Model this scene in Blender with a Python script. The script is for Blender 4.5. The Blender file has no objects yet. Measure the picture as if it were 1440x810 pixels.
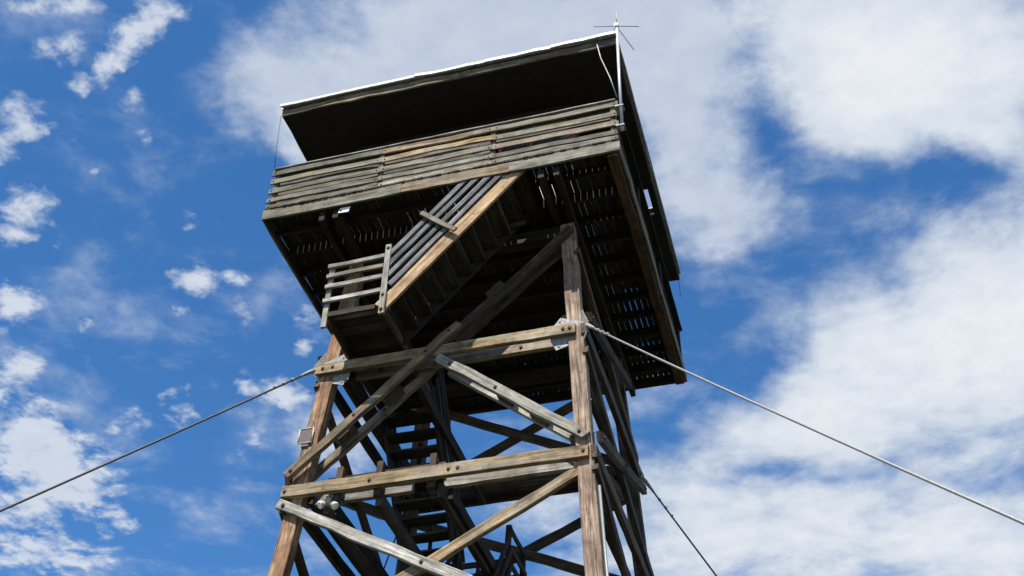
import bpy, bmesh, math, random
from mathutils import Vector, Matrix
random.seed(7)
R = math.radians
H = 16.7                      # underside of the deck above the ground
scene = bpy.context.scene
col = scene.collection

# ------------------------------------------------------------------ camera
YAW, PITCH, ROLL, FPX = -0.2967, 0.7329, 0.0288, 1717.7
CAM = Vector((5.4652, -16.4304, -15.0946 + H))
fwd = Vector((math.sin(YAW)*math.cos(PITCH), math.cos(YAW)*math.cos(PITCH), math.sin(PITCH)))
rt0 = Vector((math.cos(YAW), -math.sin(YAW), 0)); up0 = rt0.cross(fwd)
rgt = math.cos(ROLL)*rt0 + math.sin(ROLL)*up0
upv = -math.sin(ROLL)*rt0 + math.cos(ROLL)*up0
cd = bpy.data.cameras.new('camera'); cam = bpy.data.objects.new('camera', cd); col.objects.link(cam)
cd.sensor_width = 36; cd.lens = 36*FPX/1440; cd.clip_end = 5000
m = Matrix.Identity(4)
for i in range(3):
    m[i][0] = rgt[i]; m[i][1] = upv[i]; m[i][2] = -fwd[i]; m[i][3] = CAM[i]
cam.matrix_world = m
scene.camera = cam
def ray(u, v):                # photo pixel (1440 x 810) -> direction
    return (fwd*FPX + rgt*(u-720) - upv*(v-405)).normalized()

# ------------------------------------------------------------------ light
SUN = Vector((-0.04, -1.0, 1.7)).normalized()
sd = bpy.data.lights.new('sun', 'SUN'); sd.energy = 4.5; sd.angle = R(0.53); sd.color = (1, .95, .87)
so = bpy.data.objects.new('sun', sd); col.objects.link(so)
so.rotation_euler = SUN.to_track_quat('Z', 'Y').to_euler(); so.location = (-10, -20, 50)
scene.view_settings.view_transform = 'Standard'; scene.view_settings.look = 'None'
scene.view_settings.gamma = 1; scene.view_settings.exposure = 1.0
scene.view_settings.use_curve_mapping = False

# ------------------------------------------------------------------ sky with clouds
SKY_S = 0.1
def build_world():
    w = bpy.data.worlds.new('World'); scene.world = w; w.use_nodes = True
    w.cycles.sampling_method = 'MANUAL'; w.cycles.sample_map_resolution = 256
    nt = w.node_tree; nt.nodes.clear(); N = nt.nodes.new; L = nt.links.new
    def val(sock, x):
        if hasattr(x, 'links') or isinstance(x, bpy.types.NodeSocket): L(x, sock)
        else: sock.default_value = x
    def mth(op, a, b=0.0, c=None, clamp=False):
        n = N('ShaderNodeMath'); n.operation = op; n.use_clamp = clamp
        val(n.inputs[0], a); val(n.inputs[1], b)
        if c is not None: val(n.inputs[2], c)
        return n.outputs[0]
    def rng(x, a, b, c=0.0, d=1.0, kind='SMOOTHSTEP'):
        n = N('ShaderNodeMapRange'); n.interpolation_type = kind
        val(n.inputs[0], x)
        for i, q in zip((1, 2, 3, 4), (a, b, c, d)): val(n.inputs[i], q)
        return n.outputs[0]
    def noise(vec, scale, detail, rough, dist=0.0, lac=2.0):
        n = N('ShaderNodeTexNoise'); L(vec, n.inputs['Vector'])
        n.inputs['Scale'].default_value = scale; n.inputs['Detail'].default_value = detail
        n.inputs['Roughness'].default_value = rough; n.inputs['Distortion'].default_value = dist
        n.inputs['Lacunarity'].default_value = lac
        return n.outputs['Fac']
    def mixc(f, a, b):
        n = N('ShaderNodeMix'); n.data_type = 'RGBA'; val(n.inputs[0], f)
        val(n.inputs[6], a); val(n.inputs[7], b); return n.outputs[2]
    tc = N('ShaderNodeTexCoord'); sep = N('ShaderNodeSeparateXYZ'); L(tc.outputs['Generated'], sep.inputs[0])
    zz = mth('MAXIMUM', sep.outputs[2], 0.06)
    cmb = N('ShaderNodeCombineXYZ')                       # flat cloud layer overhead: p = xy / z
    L(mth('DIVIDE', sep.outputs[0], zz), cmb.inputs[0]); L(mth('DIVIDE', sep.outputs[1], zz), cmb.inputs[1])
    p = cmb.outputs[0]
    # domain warp
    wn = N('ShaderNodeTexNoise'); L(p, wn.inputs['Vector']); wn.inputs['Scale'].default_value = 11; wn.inputs['Detail'].default_value = 5; wn.inputs['Roughness'].default_value = .6
    ws = N('ShaderNodeVectorMath'); ws.operation = 'SUBTRACT'; L(wn.outputs['Color'], ws.inputs[0]); ws.inputs[1].default_value = (.5, .5, .5)
    wm = N('ShaderNodeVectorMath'); wm.operation = 'MULTIPLY_ADD'; L(ws.outputs[0], wm.inputs[0]); wm.inputs[1].default_value = (.075, .075, 0); L(p, wm.inputs[2])
    pw = wm.outputs[0]
    def P(u, v):
        d = ray(u, v); return (d.x/d.z, d.y/d.z)
    def blob(vec, u, v, ru, rv, ang):
        c = P(u, v); a = R(ang); ca, sa = math.cos(a), math.sin(a)
        e1 = P(u+ru*ca*.5, v+ru*sa*.5); e0 = P(u-ru*ca*.5, v-ru*sa*.5)
        f1 = P(u-rv*sa*.5, v+rv*ca*.5); f0 = P(u+rv*sa*.5, v-rv*ca*.5)
        A = [[e1[0]-e0[0], f1[0]-f0[0]], [e1[1]-e0[1], f1[1]-f0[1]]]
        S11 = A[0][0]**2+A[0][1]**2; S22 = A[1][0]**2+A[1][1]**2; S12 = A[0][0]*A[1][0]+A[0][1]*A[1][1]
        th = .5*math.atan2(2*S12, S11-S22)
        t = (S11+S22)/2; q = math.hypot((S11-S22)/2, S12)
        n = N('ShaderNodeMapping'); n.vector_type = 'TEXTURE'; L(vec, n.inputs[0])
        n.inputs[1].default_value = (c[0], c[1], 0); n.inputs[2].default_value = (0, 0, th)
        n.inputs[3].default_value = (math.sqrt(t+q), math.sqrt(max(t-q, 1e-8)), 1)
        g = N('ShaderNodeTexGradient'); g.gradient_type = 'SPHERICAL'; L(n.outputs[0], g.inputs[0])
        return g.outputs['Fac']
    def blobs(vec, lst):
        acc = None
        for (u, v, ru, rv, ang, amp) in lst:
            b = mth('MULTIPLY', blob(vec, u, v, ru, rv, ang), amp)
            acc = b if acc is None else mth('ADD', acc, b)
        return acc
    thick = [   # dense white banks
        (1300, 70, 330, 190, 8, 1.5), (1180, 130, 150, 150, 40, .8), (1420, 190, 160, 120, 30, .5),
        (1330, 470, 330, 170, -28, 1.3), (1120, 600, 240, 110, -25, 1.0), (1450, 420, 180, 160, 0, .9),
        (1000, 760, 260, 120, 0, 1.1), (1320, 770, 330, 100, 0, 1.1), (1440, 560, 160, 110, 0, .5),
        (1060, 470, 90, 60, -20, .35), (1390, 205, 90, 40, 20, .35),
        (1075, 668, 120, 30, 3, -.6), (1290, 705, 170, 24, -12, -.15), (1390, 640, 260, 130, -10, .6), (1200, 690, 200, 90, 0, .35),
        (1010, 330, 120, 40, 10, -.4), (1180, 285, 200, 40, 5, -.3)]
    wisp = [    # thin pale veils
        (620, 90, 400, 160, -6, 1.15), (400, 130, 160, 110, 20, .65), (760, 30, 300, 110, 0, .8),
        (960, 80, 170, 190, 10, .95), (1000, 290, 150, 110, 10, .95), (1010, 170, 120, 110, 0, .35), (980, 180, 110, 150, 0, .4),
        (420, 220, 70, 90, 0, .45), (1280, 300, 300, 60, 0, .3), (1400, 330, 150, 60, -20, .35),
        (360, 620, 150, 70, -20, .35), (500, 640, 110, 60, 10, .55), (500, 600, 60, 50, 0, .3),
        (780, 700, 160, 110, -10, .75), (900, 560, 120, 70, -30, .5), (330, 300, 120, 160, 0, -.3)]
    puff = [    # small crisp cumulus
        (185, 55, 75, 34, -42, 1.15), (225, 10, 60, 30, -10, 1.0), (150, 95, 40, 25, -30, .7), (85, 65, 60, 26, -25, .8), (100, 115, 28, 20, 20, .75),
        (195, 137, 30, 26, 20, .95), (60, 5, 110, 22, 0, .6), (125, 15, 40, 20, 0, .4), (205, 190, 24, 18, 10, .5),
        (20, 165, 50, 45, 30, .95), (50, 180, 36, 26, 20, .7), (5, 215, 30, 25, 0, .6), (75, 186, 14, 14, 0, .6),
        (35, 300, 50, 45, -40, 1.05), (5, 330, 40, 30, 0, .7), (30, 260, 30, 25, 0, .5), (75, 348, 16, 12, 0, .5), (110, 188, 12, 12, 0, .35),
        (10, 430, 40, 45, 10, .95), (40, 420, 30, 25, 0, .7), (25, 525, 55, 45, 20, 1.1), (55, 515, 30, 22, 0, .6),
        (275, 390, 42, 32, 10, 1.05), (332, 391, 26, 24, -10, .95), (255, 305, 20, 18, 0, .5), (253, 428, 18, 16, 0, .65), (335, 438, 26, 26, 40, .75), (293, 307, 14, 12, 0, .4),
        (120, 457, 14, 16, 0, .5), (125, 515, 14, 14, 0, .4), (133, 245, 16, 14, 0, .4), (60, 600, 30, 24, 0, .5),
        (30, 620, 90, 70, 0, 1.2), (90, 655, 110, 60, 15, 1.1), (40, 705, 110, 50, 0, 1.1), (120, 700, 60, 40, 10, .8), (165, 738, 34, 24, 0, .85),
        (30, 770, 90, 50, 0, 1.0), (110, 785, 80, 40, 0, .85), (70, 730, 90, 30, 0, -.25),
        (380, 550, 62, 34, 10, 1.0), (410, 560, 40, 24, 0, .6), (245, 565, 34, 30, -20, .7), (200, 590, 26, 22, 0, .55), (170, 603, 20, 18, 0, .5), (262, 590, 24, 20, 10, .5),
        (432, 482, 26, 22, 0, .7), (428, 445, 20, 20, 0, .5), (350, 625, 50, 22, -30, .4)]
    inside = mth('MULTIPLY', blob(p, 720, 405, 1500, 1150, 0), 2.2, clamp=True)
    n_big = noise(p, 1.5, 5, .5)
    n_a = noise(p, 6.5, 8, .58, .25)
    n_b = noise(p, 25.0, 7, .60, .2)
    base = rng(n_big, .46, .66, 0, 1.1)
    outside = mth('SUBTRACT', 1.0, inside)
    # thick banks
    mt = mth('ADD', blobs(pw, thick), mth('MULTIPLY', base, outside))
    mixn = mth('ADD', mth('MULTIPLY', mth('SUBTRACT', n_a, .5), 1.7), mth('MULTIPLY', mth('SUBTRACT', n_b, .5), .7))
    mixt = mth('ADD', mth('MULTIPLY', mth('SUBTRACT', n_a, .5), 1.8), mth('MULTIPLY', mth('SUBTRACT', n_b, .5), .38))
    dt = mth('ADD', mt, mixt)
    d_t = rng(dt, -.05, .9)
    mw = blobs(pw, wisp)
    dw = mth('ADD', mw, mixn)
    d_w = mth('MULTIPLY', rng(dw, -.05, .95, 0, .76), rng(mw, 0.0, .35, 0, 1))
    mp = blobs(pw, puff)
    dp = mth('ADD', mp, mth('MULTIPLY', mth('SUBTRACT', n_b, .50), 3.3))
    d_p = mth('MULTIPLY', rng(dp, .05, 1.15, 0, .84), rng(mp, .0, .22))
    haze = rng(n_a, .45, .85, .0, .05)
    dens = mth('SUBTRACT', 1.0, mth('MULTIPLY', mth('MULTIPLY', mth('SUBTRACT', 1.0, d_t), mth('SUBTRACT', 1.0, d_w)),
               mth('MULTIPLY', mth('SUBTRACT', 1.0, d_p), mth('SUBTRACT', 1.0, haze))), clamp=True)
    # shading of the cloud itself
    body = mth('ADD', mth('ADD', mth('MULTIPLY', rng(dt, .2, 1.8), .5), mth('MULTIPLY', mth('ADD', d_w, d_p), .3)), mth('MULTIPLY', n_b, .5))
    shade = rng(body, .1, .95, 0, 1)
    cl = mixc(shade, (2.9, 3.3, 3.85, 1), (4.25, 4.4, 4.6, 1))
    sky = N('ShaderNodeTexSky'); sky.sky_type = 'NISHITA'; sky.sun_disc = False
    sky.sun_elevation = math.asin(SUN.z); sky.sun_rotation = math.atan2(SUN.x, SUN.y)
    sky.altitude = 1800; sky.air_density = 1.0; sky.dust_density = .15; sky.ozone_density = 2.2
    hs = N('ShaderNodeHueSaturation'); L(sky.outputs[0], hs.inputs['Color'])
    hs.inputs['Saturation'].default_value = 1.26; hs.inputs['Value'].default_value = 1.02
    fin = mixc(dens, hs.outputs[0], cl)
    bg = N('ShaderNodeBackground'); L(fin, bg.inputs[0]); bg.inputs[1].default_value = SKY_S
    out = N('ShaderNodeOutputWorld'); L(bg.outputs[0], out.inputs[0])
build_world()

# ------------------------------------------------------------------ materials
MATS = {}
def wood(name, c_lo, c_mid, c_hi, rough=.85, crack=.55, streak=1.0, patch=None, vary=.35, bump=.35):
    m = bpy.data.materials.new(name); m.use_nodes = True; nt = m.node_tree; N = nt.nodes.new; L = nt.links.new
    b = nt.nodes['Principled BSDF']; b.inputs['Roughness'].default_value = rough; b.inputs['Specular IOR Level'].default_value = .25
    tc = N('ShaderNodeTexCoord'); oi = N('ShaderNodeObjectInfo')
    off = N('ShaderNodeVectorMath'); off.operation = 'MULTIPLY_ADD'
    cb = N('ShaderNodeCombineXYZ')
    for i in range(3): L(oi.outputs['Random'], cb.inputs[i])
    L(cb.outputs[0], off.inputs[0]); off.inputs[1].default_value = (37, 91, 53); L(tc.outputs['Object'], off.inputs[2])
    def nz(scale, detail, rough, dist=0):
        mp = N('ShaderNodeMapping'); L(off.outputs[0], mp.inputs[0]); mp.inputs[3].default_value = scale
        n = N('ShaderNodeTexNoise'); L(mp.outputs[0], n.inputs[0]); n.inputs['Scale'].default_value = 1
        n.inputs['Detail'].default_value = detail; n.inputs['Roughness'].default_value = rough; n.inputs['Distortion'].default_value = dist
        return n.outputs['Fac']
    grain = nz((1.3, 34, 34), 8, .65, .6)
    fine = nz((1.7, 62, 62), 5, .6, .4)
    big = nz((.9, 3.0, 3.0), 5, .6, .8)
    spot = nz((7, 12, 12), 6, .65, .5)
    cr = N('ShaderNodeValToRGB'); L(grain, cr.inputs[0]); e = cr.color_ramp.elements
    e[0].position = .36; e[0].color = (*c_lo, 1); e[1].position = .66; e[1].color = (*c_hi, 1)
    x = e.new(.5); x.color = (*c_mid, 1)
    def mix(f, a, bb, mode='MIX'):
        n = N('ShaderNodeMix'); n.data_type = 'RGBA'; n.blend_type = mode
        if isinstance(f, float): n.inputs[0].default_value = f
        else: L(f, n.inputs[0])
        for s, q in ((6, a), (7, bb)):
            if isinstance(q, tuple): n.inputs[s].default_value = (*q, 1)
            else: L(q, n.inputs[s])
        return n.outputs[2]
    def mr(x, a, b_, c, d):
        n = N('ShaderNodeMapRange'); L(x, n.inputs[0])
        for i, q in zip((1, 2, 3, 4), (a, b_, c, d)): n.inputs[i].default_value = q
        return n.outputs[0]
    c = cr.outputs[0]
    if patch: c = mix(mr(big, .47, .62, 0, .85), c, patch)
    c = mix(mr(spot, .56, .72, 0, .5*streak), c, tuple(q*.35 for q in c_lo))
    stain = nz((.55, 11, 11), 5, .6, .5)
    c = mix(mr(stain, .52, .66, 0, .62*streak), c, tuple(q*.55 for q in c_lo))
    sh = mr(nz((3.0, 3.4, 3.4), 5, .62, .4), .3, .7, .55, 1.38)
    hv = N('ShaderNodeHueSaturation'); L(c, hv.inputs['Color']); L(sh, hv.inputs['Value']); c = hv.outputs[0]
    ck = mr(fine, .57, .66, 0, crack)
    c = mix(ck, c, tuple(q*.12 for q in c_lo))
    v = N('ShaderNodeHueSaturation'); L(c, v.inputs['Color'])
    L(mr(oi.outputs['Random'], 0, 1, 1-vary, 1+vary*.7), v.inputs['Value'])
    wn = N('ShaderNodeTexWhiteNoise'); wn.noise_dimensions = '1D'; L(oi.outputs['Random'], wn.inputs['W'])
    L(mr(wn.outputs[0], 0, 1, .75, 1.2), v.inputs['Saturation'])
    L(v.outputs[0], b.inputs['Base Color'])
    bp = N('ShaderNodeBump'); bp.inputs['Strength'].default_value = bump; bp.inputs['Distance'].default_value = .012
    hgt = N('ShaderNodeMath'); hgt.operation = 'MULTIPLY_ADD'; L(fine, hgt.inputs[0]); hgt.inputs[1].default_value = -.6; L(grain, hgt.inputs[2])
    L(hgt.outputs[0], bp.inputs['Height']); L(bp.outputs[0], b.inputs['Normal'])
    MATS[name] = m; return m
def plain(name, colr, rough=.6, metal=0.0, nscale=30, amt=.25, dirt=None):
    m = bpy.data.materials.new(name); m.use_nodes = True; nt = m.node_tree; N = nt.nodes.new; L = nt.links.new
    b = nt.nodes['Principled BSDF']; b.inputs['Metallic'].default_value = metal
    tc = N('ShaderNodeTexCoord'); n = N('ShaderNodeTexNoise'); L(tc.outputs['Object'], n.inputs[0])
    n.inputs['Scale'].default_value = nscale; n.inputs['Detail'].default_value = 8; n.inputs['Roughness'].default_value = .65
    r = N('ShaderNodeValToRGB'); L(n.outputs[0], r.inputs[0]); e = r.color_ramp.elements
    d = dirt or tuple(q*(1-amt) for q in colr)
    e[0].position = .38; e[0].color = (*d, 1); e[1].position = .6; e[1].color = (*colr, 1)
    L(r.outputs[0], b.inputs['Base Color'])
    k = N('ShaderNodeMapRange'); L(n.outputs[0], k.inputs[0]); k.inputs[3].default_value = min(1, rough+.15); k.inputs[4].default_value = max(.05, rough-.1)
    L(k.outputs[0], b.inputs['Roughness'])
    MATS[name] = m; return m
wood('weathered_grey', (.075, .07, .055), (.185, .175, .14), (.29, .275, .225), patch=(.165, .14, .09))
wood('weathered_tan', (.10, .068, .04), (.28, .20, .12), (.42, .325, .21), patch=(.25, .22, .17))
wood('girt_tan', (.12, .08, .04), (.30, .20, .10), (.42, .31, .18), patch=(.33, .29, .22), vary=.12)
wood('silver_grey', (.12, .115, .10), (.28, .265, .23), (.42, .40, .35), patch=(.22, .19, .145))
wood('golden', (.22, .11, .035), (.41, .245, .085), (.52, .345, .135), patch=(.30, .155, .05), vary=.1, crack=.45)
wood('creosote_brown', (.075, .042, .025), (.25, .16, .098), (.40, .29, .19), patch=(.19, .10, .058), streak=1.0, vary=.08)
wood('blue_grey', (.045, .045, .047), (.12, .12, .124), (.25, .25, .25), patch=(.085, .085, .09))
wood('brace_brown', (.07, .05, .03), (.17, .125, .08), (.27, .21, .145), patch=(.15, .13, .1), vary=.2)
wood('shadow_timber', (.013, .010, .007), (.03, .024, .018), (.052, .043, .033), patch=(.038, .027, .019))  # deep shade under the deck put into the wood colour
wood('deck_board', (.018, .016, .012), (.045, .04, .03), (.085, .077, .06))  # underside shade put into the colour of deck planks, landings and treads
wood('shaded_brown', (.03, .02, .013), (.075, .053, .036), (.125, .095, .068), patch=(.06, .038, .025))  # brown with the shade of the sunless faces put into it
wood('creosote_shaded', (.03, .019, .013), (.09, .058, .04), (.15, .108, .078), patch=(.07, .038, .027), vary=.1)  # shaded copy of the front leg brown, darker for the rear legs
plain('conduit_grey', (.2, .225, .22), .5, .3, 30, .25)
plain('soffit', (.012, .009, .008), .9, 0, 6, .4)  # shade below the roof put into a near-black colour, upper wall too
plain('galvanised', (.29, .295, .29), .65, .15, 22, .3, dirt=(.15, .14, .12))
plain('roof_metal', (.56, .57, .59), .5, .1, 9, .45)
plain('steel_cable', (.30, .295, .28), .5, .4, 60, .4)
plain('dark_cable', (.05, .05, .05), .6, .3, 60, .4)
plain('rusty_bolt', (.09, .05, .035), .75, .3, 90, .5)
plain('white_paint', (.78, .78, .75), .5, 0, 12, .2)
plain('wall_white', (.70, .70, .69), .6, 0, 8, .2)
plain('red_trim', (.32, .035, .03), .55, 0, 14, .35)
plain('antenna_grey', (.42, .42, .43), .4, .2, 40, .2)
plain('fitting_cream', (.42, .40, .32), .5, 0, 30, .3)
plain('panel_brown', (.14, .11, .10), .35, 0, 60, .3)
plain('concrete', (.34, .33, .31), .9, 0, 9, .3)
def glass():
    m = bpy.data.materials.new('window_glass'); m.use_nodes = True; nt = m.node_tree
    b = nt.nodes['Principled BSDF']; b.inputs['Base Color'].default_value = (.03, .035, .04, 1); b.inputs['Roughness'].default_value = .06
    n = nt.nodes.new('ShaderNodeTexNoise'); n.inputs['Scale'].default_value = 2
    bp = nt.nodes.new('ShaderNodeBump'); bp.inputs['Strength'].default_value = .03
    nt.links.new(n.outputs[0], bp.inputs['Height']); nt.links.new(bp.outputs[0], b.inputs['Normal']); MATS['window_glass'] = m
glass()
def ground_mat():
    m = bpy.data.materials.new('meadow'); m.use_nodes = True; nt = m.node_tree; N = nt.nodes.new; L = nt.links.new
    b = nt.nodes['Principled BSDF']; b.inputs['Roughness'].default_value = 1
    tc = N('ShaderNodeTexCoord'); n = N('ShaderNodeTexNoise'); L(tc.outputs['Object'], n.inputs[0]); n.inputs['Scale'].default_value = .35
    n.inputs['Detail'].default_value = 12; n.inputs['Roughness'].default_value = .7
    r = N('ShaderNodeValToRGB'); L(n.outputs[0], r.inputs[0]); e = r.color_ramp.elements
    e[0].position = .35; e[0].color = (.014, .020, .008, 1); e[1].position = .68; e[1].color = (.045, .044, .024, 1)
    L(r.outputs[0], b.inputs['Base Color'])
    bp = N('ShaderNodeBump'); bp.inputs['Strength'].default_value = .6; L(n.outputs[0], bp.inputs['Height']); L(bp.outputs[0], b.inputs['Normal'])
    MATS['meadow'] = m
ground_mat()

# ------------------------------------------------------------------ builders
WORLD = {}
def put(ob, mat4, parent):
    col.objects.link(ob); WORLD[ob.name] = mat4
    if parent is not None:
        ob.parent = parent; ob.matrix_basis = WORLD[parent.name].inverted() @ mat4
    else: ob.matrix_basis = mat4
    return ob
def thing(name, loc, label, cat, group=None):
    o = bpy.data.objects.new(name, None); o.empty_display_size = .3
    o['label'] = label; o['category'] = cat
    if group: o['group'] = group
    return put(o, Matrix.Translation(loc), None)
def V(x, y, z): return Vector((x, y, z + H))           # z counted from the underside of the deck
def new_mesh(name, verts, faces, mat, mat4, parent, smooth=False):
    me = bpy.data.meshes.new(name); me.from_pydata(verts, [], faces); me.materials.append(MATS[mat])
    if smooth:
        for p in me.polygons: p.use_smooth = True
    me.update()
    return put(bpy.data.objects.new(name, me), mat4, parent)
def frame(p0, p1, side):
    x = (p1-p0).normalized(); z = (side - x*side.dot(x)).normalized(); y = z.cross(x)
    M = Matrix.Identity(4)
    for i in range(3): M[i][0] = x[i]; M[i][1] = y[i]; M[i][2] = z[i]; M[i][3] = p0[i]
    return M
BOARD_CACHE = {}
def board_geo(Lg, w, t, rough=1.0, ch=.006, seg=.38, ends=(0, 0)):
    # a sawn board: local x along it, z its width, y its thickness; chamfered, slightly bowed and uneven
    n = max(2, int(Lg/seg)+1); vs, fs = [], []
    by, bz = random.uniform(-1, 1)*.004*rough*min(Lg, 3), random.uniform(-1, 1)*.003*rough*min(Lg, 3)
    a, b = t/2, w/2; c = min(ch, a*.4, b*.4)
    sec = [(-a+c, -b), (a-c, -b), (a, -b+c), (a, b-c), (a-c, b), (-a+c, b), (-a, b-c), (-a, -b+c)]
    for i in range(n+1):
        f = i/n; bow = 4*f*(1-f)
        jy, jz = random.gauss(0, .002)*rough, random.gauss(0, .003)*rough
        kw = 1+random.gauss(0, .022)*rough
        for (y, z) in sec:
            xx = f*Lg
            if i == 0: xx += ends[0]*z
            if i == n: xx += ends[1]*z
            vs.append((xx + (random.gauss(0, .002)*rough if i in (0, n) else 0), y+by*bow+jy, z*kw+bz*bow+jz))
    for i in range(n):
        o = i*8
        for k in range(8):
            k2 = (k+1) % 8; fs.append((o+k, o+k2, o+8+k2, o+8+k))
    fs.append(tuple(range(7, -1, -1))); fs.append(tuple(range(n*8, n*8+8)))
    return vs, fs
def board(name, p0, p1, w, t, side, mat, parent, rough=1.0, ends=(0, 0), share=None):
    M = frame(p0, p1, side); Lg = (p1-p0).length
    key = (share, mat, round(Lg, 3)) if share else None
    if key and key in BOARD_CACHE:
        return put(bpy.data.objects.new(name, BOARD_CACHE[key]), M, parent)
    v, f = board_geo(Lg, w, t, rough, ends=ends)
    o = new_mesh(name, v, f, mat, M, parent)
    if key: BOARD_CACHE[key] = o.data
    return o
def tube_geo(pts, rad, n=8, cap=True):
    vs, fs = [], []; k = len(pts)
    for i, p in enumerate(pts):
        d = (pts[min(i+1, k-1)]-pts[max(i-1, 0)]).normalized()
        a = d.orthogonal().normalized(); b = d.cross(a); r = rad[i] if isinstance(rad, (list, tuple)) else rad
        for j in range(n):
            q = 2*math.pi*j/n; vs.append(tuple(p + a*(r*math.cos(q)) + b*(r*math.sin(q))))
    for i in range(k-1):
        for j in range(n):
            j2 = (j+1) % n; fs.append((i*n+j, i*n+j2, (i+1)*n+j2, (i+1)*n+j))
    if cap: fs.append(tuple(range(n-1, -1, -1))); fs.append(tuple(range((k-1)*n, k*n)))
    return vs, fs
def tube(name, pts, rad, mat, parent, n=8, origin=None):
    org = origin or pts[0]; v, f = tube_geo([p-org for p in pts], rad, n)
    return new_mesh(name, v, f, mat, Matrix.Translation(org), parent, smooth=True)
def slab(name, pts, thick, normal, mat, parent):
    # flat plate with an outline of world points, given thickness along normal
    nrm = normal.normalized(); o = pts[0]; n = len(pts)
    vs = [tuple(p-o) for p in pts] + [tuple(p-o+nrm*thick) for p in pts]
    fs = [tuple(range(n-1, -1, -1)), tuple(range(n, 2*n))] + [(i, (i+1) % n, n+(i+1) % n, n+i) for i in range(n)]
    return new_mesh(name, vs, fs, mat, Matrix.Translation(o), parent)
def box_verts(x0, x1, y0, y1, z0, z1):
    return [(x0, y0, z0), (x1, y0, z0), (x1, y1, z0), (x0, y1, z0), (x0, y0, z1), (x1, y0, z1), (x1, y1, z1), (x0, y1, z1)]
BF = [(3, 2, 1, 0), (4, 5, 6, 7), (0, 1, 5, 4), (1, 2, 6, 5), (2, 3, 7, 6), (3, 0, 4, 7)]
def boxes(name, lst, mat, parent):
    vs, fs = [], []
    for b in lst:
        k = len(vs); vs += box_verts(*b); fs += [tuple(i+k for i in f) for f in BF]
    return new_mesh(name, vs, fs, mat, Matrix.Translation(V(0, 0, 0)), parent)
BOLT = None
def bolt(p, axis, parent, mat='rusty_bolt', s=1.0):
    global BOLT
    if BOLT is None: BOLT = {}
    if mat not in BOLT:
        vs, fs = [], []
        for (r, z, n0) in ((.034, 0, 8), (.034, .006, 8), (.019, .007, 8), (.019, .024, 8)):
            for j in range(8): vs.append((r*math.cos(j*math.pi/4), r*math.sin(j*math.pi/4), z))
        for i in range(3):
            for j in range(8): fs.append((i*8+j, i*8+(j+1) % 8, i*8+8+(j+1) % 8, i*8+8+j))
        fs.append(tuple(range(24, 32)))
        me = bpy.data.meshes.new('bolt'); me.from_pydata(vs, [], fs); me.materials.append(MATS[mat]); BOLT[mat] = me
    M = Matrix.Translation(p) @ axis.to_track_quat('Z', 'Y').to_matrix().to_4x4() @ Matrix.Scale(s, 4)
    return put(bpy.data.objects.new('bolt', BOLT[mat]), M, parent)

# ------------------------------------------------------------------ ground
bm = bmesh.new(); bmesh.ops.create_grid(bm, x_segments=60, y_segments=60, size=900)
for v in bm.verts:
    d = math.hypot(v.co.x, v.co.y)
    v.co.z = 0 if d < 45 else (d-45)*-.06 + random.uniform(-.6, .6)
me = bpy.data.meshes.new('ground'); bm.to_mesh(me); bm.free(); me.materials.append(MATS['meadow'])
g = bpy.data.objects.new('ground', me); g['kind'] = 'structure'; put(g, Matrix.Identity(4), None)

# ------------------------------------------------------------------ the tower
tower = thing('lookout_tower', (0, 0, 0), 'tall weathered timber fire lookout tower with railed deck and flat roof', 'lookout tower')
A, B = 2.037, 0.0599
def L(z): return A - B*z                     # outer face of the bracing at depth z (<0) below the deck
X0 = .07                                      # the frame stands a little off the deck's centre
ZG = -H
UZ = Vector((0, 0, 1))
def leg_x(s, z): return X0 + s*(L(z) - .12)
def leg_y(s, z): return s*(L(z) - .165)
legs = {}
for sx in (-1, 1):
    for sy in (-1, 1):
        p0 = V(leg_x(sx, ZG), leg_y(sy, ZG), ZG-.05); p1 = V(leg_x(sx, -.24), leg_y(sy, -.24), -.24)
        o = board('leg', p0, p1, .21, .245, Vector((0, 1, 0)), 'creosote_brown' if sy < 0 else 'creosote_shaded', tower, rough=1.6)  # rear legs carry the deck's shade in their colour
        legs[sx, sy] = o
        boxes('footing', [(p0.x-.4, p0.x+.4, p0.y-.4, p0.y+.4, ZG-.1, ZG+.18)], 'concrete', o)
# faces: a point on a face from its running coordinate, depth and distance outwards
def fp(face, s, z, o):
    if face == 'front': return V(s, -(L(z)+o), z)
    if face == 'back': return V(s, L(z)+o, z)
    if face == 'right': return V(X0+L(z)+.03+o, s, z)
    return V(-(L(z)-.03+o)+X0-.05, s, z)
FN = {'front': Vector((0, -1, 0)), 'back': Vector((0, 1, 0)), 'right': Vector((1, 0, 0)), 'left': Vector((-1, 0, 0))}
def member(name, face, a, b, o, w, t, mat, bolts=(), rough=1.2, ends=(0, 0)):
    p0, p1 = fp(face, a[0], a[1], o), fp(face, b[0], b[1], o)
    n = FN[face]; side = n.cross(p1-p0)
    if side.z < 0: side = -side
    ob = board(name, p0, p1, w, t, side, mat, tower, rough, ends)
    for f in bolts:
        q = p0.lerp(p1, f); bolt(q + n*(t/2), n, ob)
    return ob
Z1, Z2, Z3 = -2.78, -5.21, -8.4
OUT, INN, TH = -.015, -.315, .09
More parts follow.
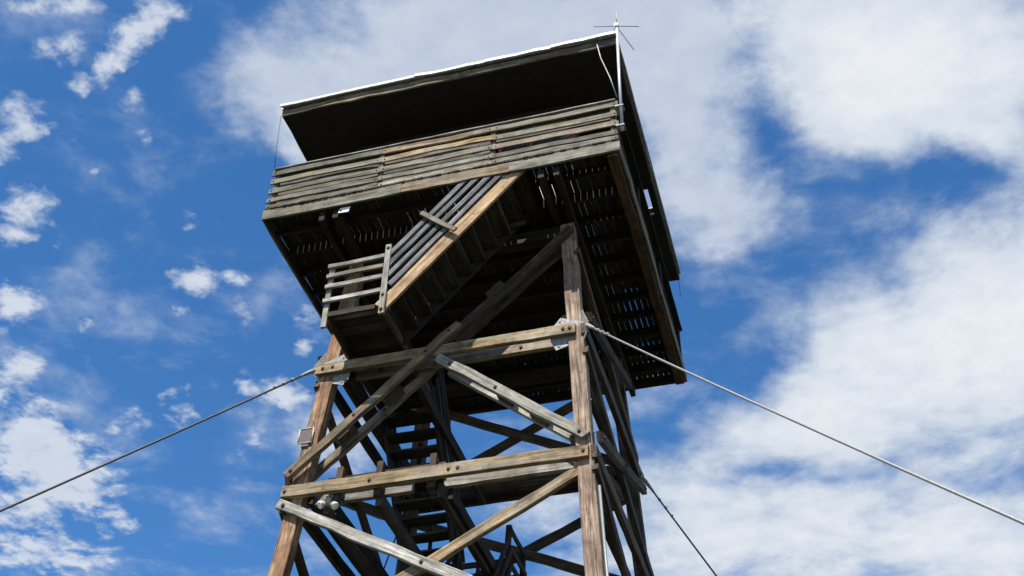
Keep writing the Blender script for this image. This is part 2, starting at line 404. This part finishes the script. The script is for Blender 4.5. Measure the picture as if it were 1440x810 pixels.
# front face
member('girt', 'front', (-2.2, Z1), (2.17, Z1+.0), OUT, .19, TH, 'girt_tan', (.03, .07, .955, .98))
member('girt', 'front', (-1.95, Z1+.02), (2.0, Z1+.02), INN, .19, TH, 'girt_tan', (.2, .8))
member('girt', 'front', (-2.36, Z2+.02), (2.36, Z2), OUT, .2, TH, 'weathered_tan', (.012, .30, .56, .59, .985))
member('girt', 'front', (-2.12, Z2+.02), (-.38, Z2+.02), INN, .2, TH, 'silver_grey')
member('girt', 'front', (.12, Z2+.02), (2.1, Z2+.02), INN, .2, TH, 'silver_grey')
member('brace', 'front', (2.08, -.42), (-.02, -2.62), OUT, .15, TH, 'shaded_brown', (.02, .06, .35, .6), rough=2)
member('brace', 'front', (.26, -2.33), (-2.3, -4.95), OUT+.092, .145, TH, 'brace_brown', (.06, .2, .62, .97), rough=2)
member('brace', 'front', (2.0, -.35), (.1, -2.3), INN-.092, .16, TH, 'shaded_brown', rough=2)
member('brace', 'front', (.05, -2.42), (-2.15, -4.68), INN-.092, .15, TH, 'brace_brown', (.5,), rough=2)
member('brace', 'front', (-.1, -2.92), (2.33, -4.93), OUT, .155, TH, 'silver_grey', (.1, .42, .96), ends=(-.6, .3), rough=2)
member('brace', 'front', (.05, -3.0), (2.05, -4.68), INN, .155, TH, 'silver_grey')
member('brace', 'front', (-2.38, -5.38), (2.5, -8.12), OUT, .155, TH, 'silver_grey', (.02, .49, .97), rough=2)
member('brace', 'front', (2.36, -5.38), (-2.5, -8.12), OUT-.095, .155, TH, 'weathered_tan', (.97,), rough=2)
# short blocks between the paired braces and girts
for (s, z) in ((-1.55, -4.1), (-.85, -3.42), (.78, -1.52)):
    member('spacer_block', 'front', (s-.12, z-.12), (s+.12, z+.12), -.165, .15, .2, 'shaded_brown')
for (s, z) in ((1.05, -3.82), (1.6, -4.32)):
    member('spacer_block', 'front', (s-.12, z+.1), (s+.12, z-.1), -.165, .15, .2, 'shaded_brown')
# side and rear faces
for face in ('right', 'left', 'back'):
    mats = 'shaded_brown'  # side and rear boards are darkened, their shade is in the colour
    oo, oi = OUT, INN
    for z in (Z1, Z2, Z3):
        l = L(z)-.02
        member('girt', face, (-l, z), (l, z), oo, .21, TH, mats, (.03, .97))
        if face != 'left' or z != Z3: member('girt', face, (-l+.2, z+.02), (l-.2, z+.02), oi, .21, TH, mats)
    for (za, zb) in ((-.5, Z1+.3), (Z1-.25, Z2+.3), (Z2-.25, Z3+.3)):
        if face == 'right': za = {-.5: -.95, Z1-.25: -3.22}.get(za, za)
        member('brace', face, (-L(zb)+.1, zb), (L(za)-.05-(.25 if face == 'right' else 0), za), oo+.092, .17, TH, mats, (.03, .5, .97))
        member('brace', face, (L(zb)-.1, zb), (-L(za)+.05, za), oo, .17, TH, mats)
        if face == 'right': member('brace', face, (-L(zb)+.1, zb), (L(za)-.2, za), oi, .17, TH, mats)
# lower bays, below the frame
for face in ('front', 'back', 'left', 'right'):
    zs = (Z3, -11.3, -14.2, ZG+.35)
    for i, z in enumerate(zs):
        if i or face == 'front':
            l = L(z); member('girt', face, (-l, z), (l, z), OUT, .2, TH, 'weathered_tan')
        if i:
            za, zb = zs[i-1]-.25, z+.25
            member('brace', face, (-L(za)+.05, za), (L(zb)-.1, zb), OUT, .16, TH, 'weathered_tan')
            member('brace', face, (L(za)-.05, za), (-L(zb)+.1, zb), OUT-.095, .16, TH, 'weathered_tan')
# guard behind the second girt: three stub posts and a board
for s in (-1.5, -.86, -.02):
    member('stub_post', 'front', (s, Z2-.2), (s, Z2+.42), -.12, .10, .09, 'shaded_brown')
member('guard_board', 'front', (-1.72, -4.98), (.15, -4.98), -.2, .16, .04, 'shaded_brown')
# galvanised corner plates
for sx in (-1, 1):
    x = leg_x(sx, Z1); y = -(L(Z1)+OUT) + .0495; i = -sx
    yb = y + .0; nY = Vector((0, -1, 0))
    pl = slab('gusset_plate', [V(x+sx*.13, y, Z1+.16), V(x+i*.24, y, Z1+.31), V(x+i*.40, y, Z1+.09), V(x+i*.40, y, Z1-.15), V(x+i*.31, y, Z1-.34), V(x+sx*.13, y, Z1-.2)], .004, nY, 'galvanised', tower)
    for (a, c) in ((.25, .23), (.34, -.16), (.27, -.27), (-.03, -.16)): bolt(V(x+i*a, y-.005, Z1+c), nY, pl, 'galvanised', .6)
for sx, sy in ((-1, -1), (1, -1), (1, 1), (-1, 1)):
    tri = Vector((sx, sy, 0)).normalized(); per = Vector((-tri.y, tri.x, 0))
    c0 = V(leg_x(sx, Z1)+sx*.11, leg_y(sy, Z1)+sy*.09, Z1)
    slab('guy_plate', [c0+UZ*.42, c0+tri*.16-UZ*.0+UZ*.06, c0+tri*.16-UZ*.08, c0-UZ*.26, c0-tri*.1-UZ*.26, c0-tri*.1+UZ*.42], .014, per, 'galvanised', tower)

tube('conduit', [V(leg_x(1, z)+.15, leg_y(-1, z)-.03, z) for z in (-5.75, -8, -11, -14, ZG)], .021, 'conduit_grey', tower, 8)
for sx in (-1, 1):
    for k in range(14):
        z = -3.5-k*.62; bolt(V(leg_x(sx, z)+.1225, leg_y(-1, z)+.04, z), Vector((1, 0, 0)), legs[sx, -1], 'galvanised', .7)
# ---- deck
h = 3.2
beam_x = (-2.08, -1.82, 1.84, 2.1)
for x in beam_x:
    board('beam', V(x, -3.12, -.11), V(x, 3.14, -.11), .2, .1, UZ, 'shadow_timber', tower)
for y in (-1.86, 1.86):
    board('crossbeam', V(-2.05, y, -.35), V(2.1, y, -.35), .24, .2, UZ, 'shadow_timber', tower)
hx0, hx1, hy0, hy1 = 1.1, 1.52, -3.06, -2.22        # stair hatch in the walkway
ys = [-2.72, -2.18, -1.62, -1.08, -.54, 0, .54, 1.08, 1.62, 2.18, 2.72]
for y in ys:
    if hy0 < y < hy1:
        board('joist', V(-3.13, y, .14), V(hx0-.05, y, .14), .2, .05, UZ, 'shadow_timber', tower)
        board('joist', V(hx1+.05, y, .14), V(3.13, y, .14), .2, .05, UZ, 'shadow_timber', tower)
    else: board('joist', V(-3.13, y, .14), V(3.13, y, .14), .2, .05, UZ, 'shadow_timber', tower, share='joist')
for x in (hx0-.03, hx1+.03):
    board('header', V(x, -3.13, .14), V(x, -2.21, .14), .2, .05, UZ, 'shadow_timber', tower)
npl = 58; pitch = 6.36/npl
for i in range(npl):
    x = -3.18 + pitch*(i+.5); wd = pitch - random.choice((.005, .008, .010, .012))
    y0 = -3.215 + random.uniform(-.012, .006); y1 = 3.21+random.uniform(-.01, .01)
    if hx0 < x < hx1:
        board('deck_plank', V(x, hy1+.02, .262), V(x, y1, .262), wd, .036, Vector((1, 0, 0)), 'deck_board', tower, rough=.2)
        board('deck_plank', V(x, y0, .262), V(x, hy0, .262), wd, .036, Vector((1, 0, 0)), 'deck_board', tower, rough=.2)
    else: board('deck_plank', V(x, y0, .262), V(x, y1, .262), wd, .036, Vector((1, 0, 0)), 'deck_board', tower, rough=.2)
# fascia: three lengths in front, two on each other side
fs = [(-3.2, -.62, 'weathered_grey'), (-.615, 1.3, 'weathered_tan'), (1.305, 3.2, 'weathered_grey')]
for (a, b, mt) in fs:
    board('fascia_board', V(a, -3.185, .118), V(b, -3.185, .118), .235, .045, UZ, mt, tower, rough=1.8)
for sx in (-1, 1):
    board('fascia_board', V(sx*3.178, -3.16, .118), V(sx*3.178, .5, .118), .235, .045, UZ, 'brace_brown', tower, rough=1.8)
    board('fascia_board', V(sx*3.178, .505, .118), V(sx*3.178, 3.16, .118), .235, .045, UZ, 'brace_brown', tower, rough=1.8)
board('fascia_board', V(-3.2, 3.185, .118), V(3.2, 3.185, .118), .235, .045, UZ, 'shaded_brown', tower)
board('rim_beam', V(3.065, -3.15, -.03), V(3.065, 3.15, -.03), .07, .17, UZ, 'creosote_shaded', tower, rough=2.5)
# railing: posts with boards nailed on both faces
RZ = [(.345, .11), (.50, .11), (.735, .12), (.985, .12), (1.225, .13)]
def rb_pos(c, ax, out, e, z): return c + ax*e + UZ*z + out*.062
def rail_side(c, ax, out, segs, mat_out, mat_in, skip_in=()):
    pos = [-3.1, -1.08, .98, 3.1]
    for s in pos:
        q = c + ax*s
        board('railing_post', q+UZ*.282, q+UZ*1.30, .054, .09, out, 'brace_brown' if mat_out else 'shadow_timber', tower)
    for k, (z, w) in enumerate(RZ):
        for j, (a, b) in enumerate(segs if mat_out else ()):
            mt = mat_out if random.random() < .7 else ('weathered_tan' if mat_out == 'weathered_grey' else mat_out)
            d = random.uniform(-.01, .01)
            ob = board('rail_board', c+ax*a+UZ*(z+d)+out*.045, c+ax*b+UZ*(z+d)+out*.045, w, .032, UZ, mt, tower, rough=1.5)
            if out.y < 0:
                for e in (a+.06, b-.06): bolt(rb_pos(c, ax, out, e, z+d), out, ob, 'rusty_bolt', .45)
        for j, (a, b) in enumerate(((-3.15, -1.08), (-1.075, .98), (.985, 3.15))):
            if (k, j) in skip_in: continue
            d = random.uniform(-.012, .012)
            board('rail_board', c+ax*a+UZ*(z+d)-out*.045, c+ax*b+UZ*(z+d)-out*.045, w, .032, UZ, mat_in, tower, rough=1.5)
    board('rail_cap', c-ax*3.16+UZ*1.318, c+ax*3.16+UZ*1.318, .17, .03, out, 'silver_grey' if mat_out else 'shadow_timber', tower)
rail_side(V(0, -3.12, 0), Vector((1, 0, 0)), Vector((0, -1, 0)), [(-3.2, -1.075), (-1.07, .985), (.99, 3.2)], 'weathered_grey', 'weathered_grey', skip_in={(2, 2), (0, 0), (0, 1), (0, 2)})
rail_side(V(0, 3.12, 0), Vector((1, 0, 0)), Vector((0, 1, 0)), [(-3.14, 0), (.005, 3.14)], 'weathered_grey', 'weathered_grey', skip_in={(k, j) for k in range(5) for j in range(3)})
for sx in (-1, 1):
    rail_side(V(sx*3.12, 0, 0), Vector((0, 1, 0)), Vector((sx, 0, 0)), [(-3.05, -.02), (.0, 3.05)], None if sx > 0 else 'weathered_grey', 'shadow_timber', skip_in={(k, j) for k in range(5) for j in range(3)} if sx < 0 else {(0, 0), (0, 1), (0, 2)})  # right side: shadow put into the colour of posts and boards
board('rail_prop', V(2.05, -3.04, .66), V(2.42, -3.02, .9), .07, .03, UZ, 'silver_grey', tower)
# ---- cabin
hc = 2.13
cab = boxes('cabin_wall', [(-hc, hc, -hc, -hc+.08, .285, 1.15), (-hc, hc, hc-.08, hc, .285, 1.15), (-hc, -hc+.08, -hc+.08, hc-.08, .285, 1.15), (hc-.08, hc, -hc+.08, hc-.08, .285, 1.15)], 'wall_white', tower)
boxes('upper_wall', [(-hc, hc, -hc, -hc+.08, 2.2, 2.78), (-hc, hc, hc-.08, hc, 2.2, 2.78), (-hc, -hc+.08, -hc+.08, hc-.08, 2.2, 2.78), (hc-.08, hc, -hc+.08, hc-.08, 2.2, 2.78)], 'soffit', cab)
boxes('cabin_floor', [(-hc+.09, hc-.09, -hc+.09, hc-.09, .29, .33)], 'soffit', cab)
for (sx, sy) in ((-1, -1), (1, -1), (1, 1), (-1, 1)):
    boxes('corner_board', [(sx*hc-.06, sx*hc+.06, sy*hc-.06, sy*hc+.06, .283, 2.2)], 'red_trim', cab)
for k in range(4):
    Rz = Matrix.Rotation(k*math.pi/2, 4, 'Z')
    for x in (-1.38, 0, 1.38):
        fr = []
        for (a, b, z0, z1) in ((x-.62, x+.62, 1.15, 1.21), (x-.62, x+.62, 2.14, 2.2), (x-.62, x-.56, 1.21, 2.14), (x+.56, x+.62, 1.21, 2.14), (x-.02, x+.02, 1.21, 2.14), (x-.56, x-.022, 1.66, 1.7), (x+.022, x+.56, 1.66, 1.7)):
            fr.append((a, b, -hc-.015, -hc+.05, z0, z1))
        f = boxes('window_frame', fr, 'red_trim', cab)
        p = boxes('window_pane', [(x-.56, x+.56, -hc+.02, -hc+.03, 1.21, 2.14)], 'window_glass', cab)
        for o in (f, p): o.matrix_basis = WORLD[cab.name].inverted() @ Rz @ Matrix.Translation(V(0, 0, 0))
    o = boxes('base_trim', [(-hc+.07, hc-.07, -hc-.02, -hc-.002, .284, .36)], 'red_trim', cab)
    o.matrix_basis = WORLD[cab.name].inverted() @ Rz @ Matrix.Translation(V(0, 0, 0))
# ---- roof
hr = 3.2
hole = (2.93, 3.09, .42, 1.15)
def around(x0, x1, y0, y1, z0, z1):
    a, b, c, d = hole
    return [(x0, a, y0, y1, z0, z1), (a, b, y0, c, z0, z1), (a, b, d, y1, z0, z1), (b, x1, y0, y1, z0, z1)]
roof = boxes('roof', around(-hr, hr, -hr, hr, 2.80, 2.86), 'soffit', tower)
boxes('roof_sheet', around(-hr-.05, hr+.05, -hr-.12, hr+.05, 3.0, 3.018), 'roof_metal', roof)
pk = [(-hr+.4, -hr+.4, 3.02), (hr-.4, -hr+.4, 3.02), (hr-.4, hr-.4, 3.02), (-hr+.4, hr-.4, 3.02), (0, 0, 3.55)]
new_mesh('roof_hip', pk, [(0, 1, 4), (1, 2, 4), (2, 3, 4), (3, 0, 4), (3, 2, 1, 0)], 'roof_metal', Matrix.Translation(V(0, 0, 0)), roof)
board('fascia_board', V(-3.24, -3.222, 2.885), V(.3, -3.222, 2.885), .2, .04, UZ, 'brace_brown', roof, rough=2)
board('fascia_board', V(.305, -3.222, 2.885), V(3.24, -3.222, 2.885), .2, .04, UZ, 'brace_brown', roof, rough=2)
board('fascia_board', V(-3.24, 3.222, 2.885), V(3.24, 3.222, 2.885), .2, .04, UZ, 'shaded_brown', roof, rough=2)
for sx in (-1, 1): board('fascia_board', V(sx*3.222, -3.2, 2.885), V(sx*3.222, 3.2, 2.885), .2, .04, UZ, 'shadow_timber', roof, rough=2)
# rolled metal edge along the eaves, in overlapping lengths
xs = [-3.27, -1.9, -.55, .8, 2.05, 3.27]
for i in range(5):
    board('eave_flashing', V(xs[i], -3.325, 2.992+random.uniform(-.014, .014)), V(xs[i+1]-.004, -3.325, 2.992+random.uniform(-.014, .014)), .075, .028, UZ, 'roof_metal', roof, rough=1.6)
for sx in (-1, 1): board('eave_flashing', V(sx*3.262, -3.24, 3.0), V(sx*3.262, 3.26, 3.0), .05, .028, UZ, 'roof_metal', roof)
# ---- outside landing and top flight under the front walkway
LZ = -2.42
lx0, lx1, ly0, ly1 = -1.66, -.72, -3.1, -.75
land = board('landing_joist', V(lx1, ly0, LZ-.08), V(lx1, ly1, LZ-.08), .17, .05, UZ, 'shaded_brown', tower)
board('landing_joist', V(lx0, ly0, LZ-.08), V(lx0, ly1, LZ-.08), .17, .05, UZ, 'shaded_brown', tower)
y = ly0
while y < ly1-.1:
    board('landing_plank', V(lx0-.04, y+.1, LZ+.023), V(lx1+.05, y+.1, LZ+.023), .196, .04, Vector((0, 1, 0)), 'weathered_grey' if y < -2.95 else 'deck_board', tower)
    y += .2
board('landing_rim', V(lx0-.03, ly0-.025, LZ-.04), V(lx1-.13, ly0-.025, LZ-.04), .1, .04, UZ, 'shaded_brown', tower)
board('landing_post', V(-1.70, -3.13, -2.72), V(-1.70, -3.13, -1.36), .09, .05, Vector((1, 0, 0)), 'silver_grey', tower)
rp = board('landing_post', V(-.71, -3.185, -2.68), V(-.71, -3.185, -1.2), .10, .045, Vector((1, 0, 0)), 'silver_grey', tower)
for z in (-1.28, -2.3, -2.6): bolt(V(-.71, -3.209, z), Vector((0, -1, 0)), rp)
for z in (-1.44, -1.66, -1.885, -2.19):
    board('landing_rail', V(-1.75, -3.182, z-.01), V(-.765, -3.182, z+.015), .085, .045, UZ, 'silver_grey', tower)
board('landing_post', V(-1.68, -2.22, -2.6), V(-1.68, -2.22, -1.3), .09, .045, Vector((0, 1, 0)), 'weathered_grey', tower)
def flight(p0, p1, wdir, width, mat_out, mat_in, mat_tread, n, rails=(), rail_mat=None, sides=(1,), post=True):
    # stringer parent at wdir*0, second stringer at wdir*width, treads and sloping rails as its children
    d = (p1-p0).normalized(); flat = Vector((d.x, d.y, 0)).normalized()
    st = board('stringer', p0-d*.1, p1+d*.1, .24, .05, UZ, mat_out, tower, rough=.8)
    q = wdir*width
    board('stringer', p0+q-d*.1, p1+q+d*.1, .24, .05, UZ, mat_in, tower)
    for i in range(1, n+1):
        c = p0.lerp(p1, (i-.4)/n)
        board('tread', c+wdir*.03, c+q-wdir*.03, .28, .045, flat, mat_tread, st, share='tread%.2f' % width)
    for s in sides:
        base = -wdir*.05 if s == 1 else q+wdir*.05
        for (off, w) in rails:
            a, b = rails[(off, w)] if isinstance(rails, dict) else (0, 1)
            board('handrail_board', p0.lerp(p1, a)+base+UZ*off, p0.lerp(p1, b)+base+UZ*off, w, .035, UZ, rail_mat, st)
        if post:
            for f in (.08, .5, .92):
                c = p0.lerp(p1, f)+base*.4
                board('handrail_post', c+UZ*.05, c+UZ*1.1, .08, .05, flat, rail_mat, st)
    return st
s0, s1 = V(-.70, -3.12, -2.42), V(1.48, -3.12, .12)
top = flight(s0, s1, Vector((0, 1, 0)), .88, 'golden', 'shadow_timber', 'deck_board', 10,
    {(.27, .095): (.03, .86), (.52, .095): (.01, .78), (.77, .095): (0, .68), (1.02, .095): (0, .585)}, 'blue_grey', post=False)
# batten across the sloping boards
board('batten', V(-.19, -3.225, -.62), V(.44, -3.225, -1.17), .085, .04, UZ, 'silver_grey', top)
board('stair_brace', V(1.35, -2.3, -.32), V(.62, -2.3, -.42), .09, .04, UZ, 'shaded_brown', tower)
# ---- switchback stairs inside the frame
AX0, AX1, BX0, BX1 = -1.62, -.7, -.62, .2
zt = LZ
rl = {(.3, .1): (0, 1), (.62, .1): (0, 1), (.98, .1): (0, 1)}
for k in range(5):
    down = k % 2 == 0
    zb = zt-2.84 if k < 4 else ZG+.02
    ya, yb = (-.72, 1.22) if down else (1.02, -.92)
    x0, x1 = (AX0, AX1) if down else (BX0, BX1)
    flight(V(x0, yb, zb), V(x0, ya, zt), Vector((1, 0, 0)), x1-x0, 'shadow_timber', 'shadow_timber', 'deck_board', 12, rl, 'shadow_timber', sides=(1, -1) if k < 2 else (1,), post=True)
    if k < 4:
        y0, y1 = (1.16, 2.0) if down else (-1.75, -.86)
        yy = y0
        while yy < y1-.1:
            board('landing_plank', V(AX0-.05, yy+.1, zb+.02), V(BX1+.05, yy+.1, zb+.02), .19, .04, Vector((0, 1, 0)), 'deck_board', tower, share='lp'); yy += .2
        for xx in (AX0, BX1):
            board('landing_joist', V(xx, -2.0, zb-.1), V(xx, 2.02, zb-.1), .2, .07, UZ, 'shadow_timber', tower)
        if down:
            for (px, py) in ((BX1, 1.02), (BX1, 1.92), (AX0, 1.92)):
                board('landing_post', V(px, py, zb-.1), V(px, py, zb+1.1), .09, .09, Vector((1, 0, 0)), 'shadow_timber', tower)
            for off in (.35, .65, 1.0):
                board('landing_rail', V(BX1+.05, .98, zb+off), V(BX1+.05, 1.96, zb+off), .11, .035, UZ, 'shadow_timber', tower)
                board('landing_rail', V(AX0, 1.98, zb+off), V(BX1, 1.98, zb+off), .11, .035, UZ, 'shadow_timber', tower)
    zt = zb
# beams across the frame that carry the stairs
for (x, z) in ((-.62, Z1-.1), (-1.66, Z1-.08)):
    board('stair_beam', V(x, -2.0, z), V(x, 2.05, z), .24, .09, UZ, 'shadow_timber', tower)
for x in (-1.66, -.84, .12):
    board('stair_beam', V(x, -2.2, Z2-.22), V(x, 2.15, Z2-.22), .24, .09, UZ, 'shaded_brown', tower)

# ------------------------------------------------------------------ things fixed to the tower
def cable_thing(sx, sy, mat, label, rad, far=11.75):
    a = V(leg_x(sx, Z1)+sx*.22, leg_y(sy, Z1)+sy*.2, Z1-.02); e = Vector((sx*far, sy*far, .25))
    t = thing('guy_cable', (e.x, e.y, 0), label, 'guy cable', 'guy cables of the tower')
    d = (e-a).normalized(); n = 14; pts = []
    for i in range(n+1):
        f = i/n; pts.append(a.lerp(e, f) - UZ*(.12*4*f*(1-f)))
    tube('cable', pts, rad, mat, t, 6)
    tube('cable_socket', [a-d*.06, a+d*.02, a+d*.05, a+d*.16, a+d*.3], [.025, .036, .036, .03, .018], 'galvanised', t, 10)
    for k in (.42, .6, .78): tube('cable_clamp', [a+d*k-UZ*.003, a+d*(k+.04)-UZ*.003], rad*1.7, 'galvanised', t, 6)
    tube('anchor_rod', [e, Vector((sx*(far+.15), sy*(far+.15), -.1))], .02, 'dark_cable', t, 6)
    boxes('anchor_block', [(sx*(far+.15)-.4, sx*(far+.15)+.4, sy*(far+.15)-.4, sy*(far+.15)+.4, -.3-H, .12-H)], 'concrete', t)
cable_thing(1, -1, 'steel_cable', 'pale steel guy cable from the galvanised corner of the sunlit leg beside the deck underside', .0165, 11.62)
cable_thing(-1, -1, 'dark_cable', 'dark taut guy cable from the leg below the outside stair landing', .018, 12.1)
cable_thing(1, 1, 'dark_cable', 'thin dark guy cable dropping from the shaded rear leg behind the sunlit one', .016)
cable_thing(-1, 1, 'dark_cable', 'thin dark guy cable glimpsed behind the inner staircase', .016)

ax, ay = 3.27, -3.27
an = thing('antenna', V(ax, ay, .39), 'pale tubular antenna mast with spread rods clamped to the deck railing corner', 'antenna')
tube('mast', [V(ax, ay, .39), V(ax, ay, 1.8), V(ax+.01, ay, 3.22)], .027, 'antenna_grey', an, 12)
tube('collar', [V(ax, ay, 3.2), V(ax, ay, 3.22), V(ax, ay, 3.3), V(ax, ay, 3.32)], [.03, .05, .05, .025], 'white_paint', an, 12)
tube('whip', [V(ax+.01, ay, 3.3), V(ax+.02, ay, 3.72)], 0.009, 'steel_cable', an, 6)
for (dx, dy, dz) in ((.40, .10, -.02), (-.40, -.09, -.0), (.22, .50, -.14), (-.26, .3, -.12)):
    tube('rod', [V(ax, ay, 3.26), V(ax+dx, ay+dy, 3.26+dz)], .007, 'dark_cable', an, 5)
for z in (.5, 1.0): boxes('clamp', [(ax-.1, ax+.045, ay-.042, ay+.1, z-.015, z+.015)], 'galvanised', an)

w = thing('floodlight', fp('front', -1.62, -5.4, -.15), 'twin cream floodlight hanging under the second crossbeam', 'floodlight')
base = fp('front', -1.62, -5.36, -.14)
tube('bracket', [base+UZ*.06, base-UZ*.02, base-UZ*.08], [.06, .06, .04], 'fitting_cream', w, 10)
for (dx, dy, dz) in ((-.10, -.12, -.12), (.15, -.06, -.14)):
    c = base + Vector((dx*.3, dy*.3, dz*.4)); dirv = Vector((dx, dy, dz)).normalized()
    tube('lamp_head', [c, c+dirv*.03, c+dirv*.08, c+dirv*.12], [.02, .036, .06, .064], 'fitting_cream', w, 14)
    tube('lamp_lens', [c+dirv*.123, c+dirv*.129], [.06, .05], 'white_paint', w, 14)

c = fp('front', -2.16, -4.12, -.03)
t = thing('sign_plate', c, 'small dark framed plate with pale rim fixed to the timber leg', 'sign')
X1 = Vector((1, 0, 0))
slab('plate', [c-X1*.1-UZ*.12, c+X1*.1-UZ*.12, c+X1*.1+UZ*.12, c-X1*.1+UZ*.12], .012, Vector((0, -1, 0)), 'panel_brown', t)
for (a, b) in (((-.115, -.135), (.115, -.135)), ((.115, -.135), (.115, .135)), ((.115, .135), (-.115, .135)), ((-.115, .135), (-.115, -.135))):
    tube('rim', [c+X1*a[0]+UZ*a[1]+Vector((0, -.01, 0)), c+X1*b[0]+UZ*b[1]+Vector((0, -.01, 0))], .012, 'fitting_cream', t, 6)
boxes('bracket', [(c.x-.06, c.x+.06, c.y-.01, c.y+.05, c.z-H-.2, c.z-H-.145)], 'panel_brown', t)

t = thing('bracket_plate', V(-1.62, -3.14, -.1), 'small bright white plate screwed to a beam end beneath the deck edge', 'plate')
slab('plate', [V(-1.77, -3.13, -.13), V(-1.58, -3.13, -.14), V(-1.55, -3.13, -.02), V(-1.74, -3.13, -.02)], .01, Vector((0, -1, 0)), 'white_paint', t)
bolt(V(-1.72, -3.141, -.08), Vector((0, -1, 0)), t, 'rusty_bolt', .6)

def wire(pts, rad, mat, name, label, cat):
    o = tube(name, pts, rad, mat, None, 5); o['label'] = label; o['category'] = cat
wire([V(-3.25, -3.25, 2.78), V(-3.215, -3.26, 2.3), V(-3.19, -3.25, 1.8), V(-3.17, -3.2, 1.33)], .006, 'dark_cable', 'loose_wire', 'thin loose wire hanging from the roof corner to the railing over open sky', 'wire')
wire([V(2.9, -3.26, 2.86), V(2.95, -3.22, 2.5), V(3.1, -3.2, 1.9), V(3.2, -3.2, 1.35)], .012, 'steel_cable', 'antenna_lead', 'pale cable slanting from the roof edge down to the antenna mast', 'cable')
wire([V(3.22, 3.22, 2.8), V(3.225, 3.23, 2.5), V(3.22, 3.22, 2.3)], .006, 'dark_cable', 'loose_wire', 'short thin wire dangling below the far roof corner', 'wire')
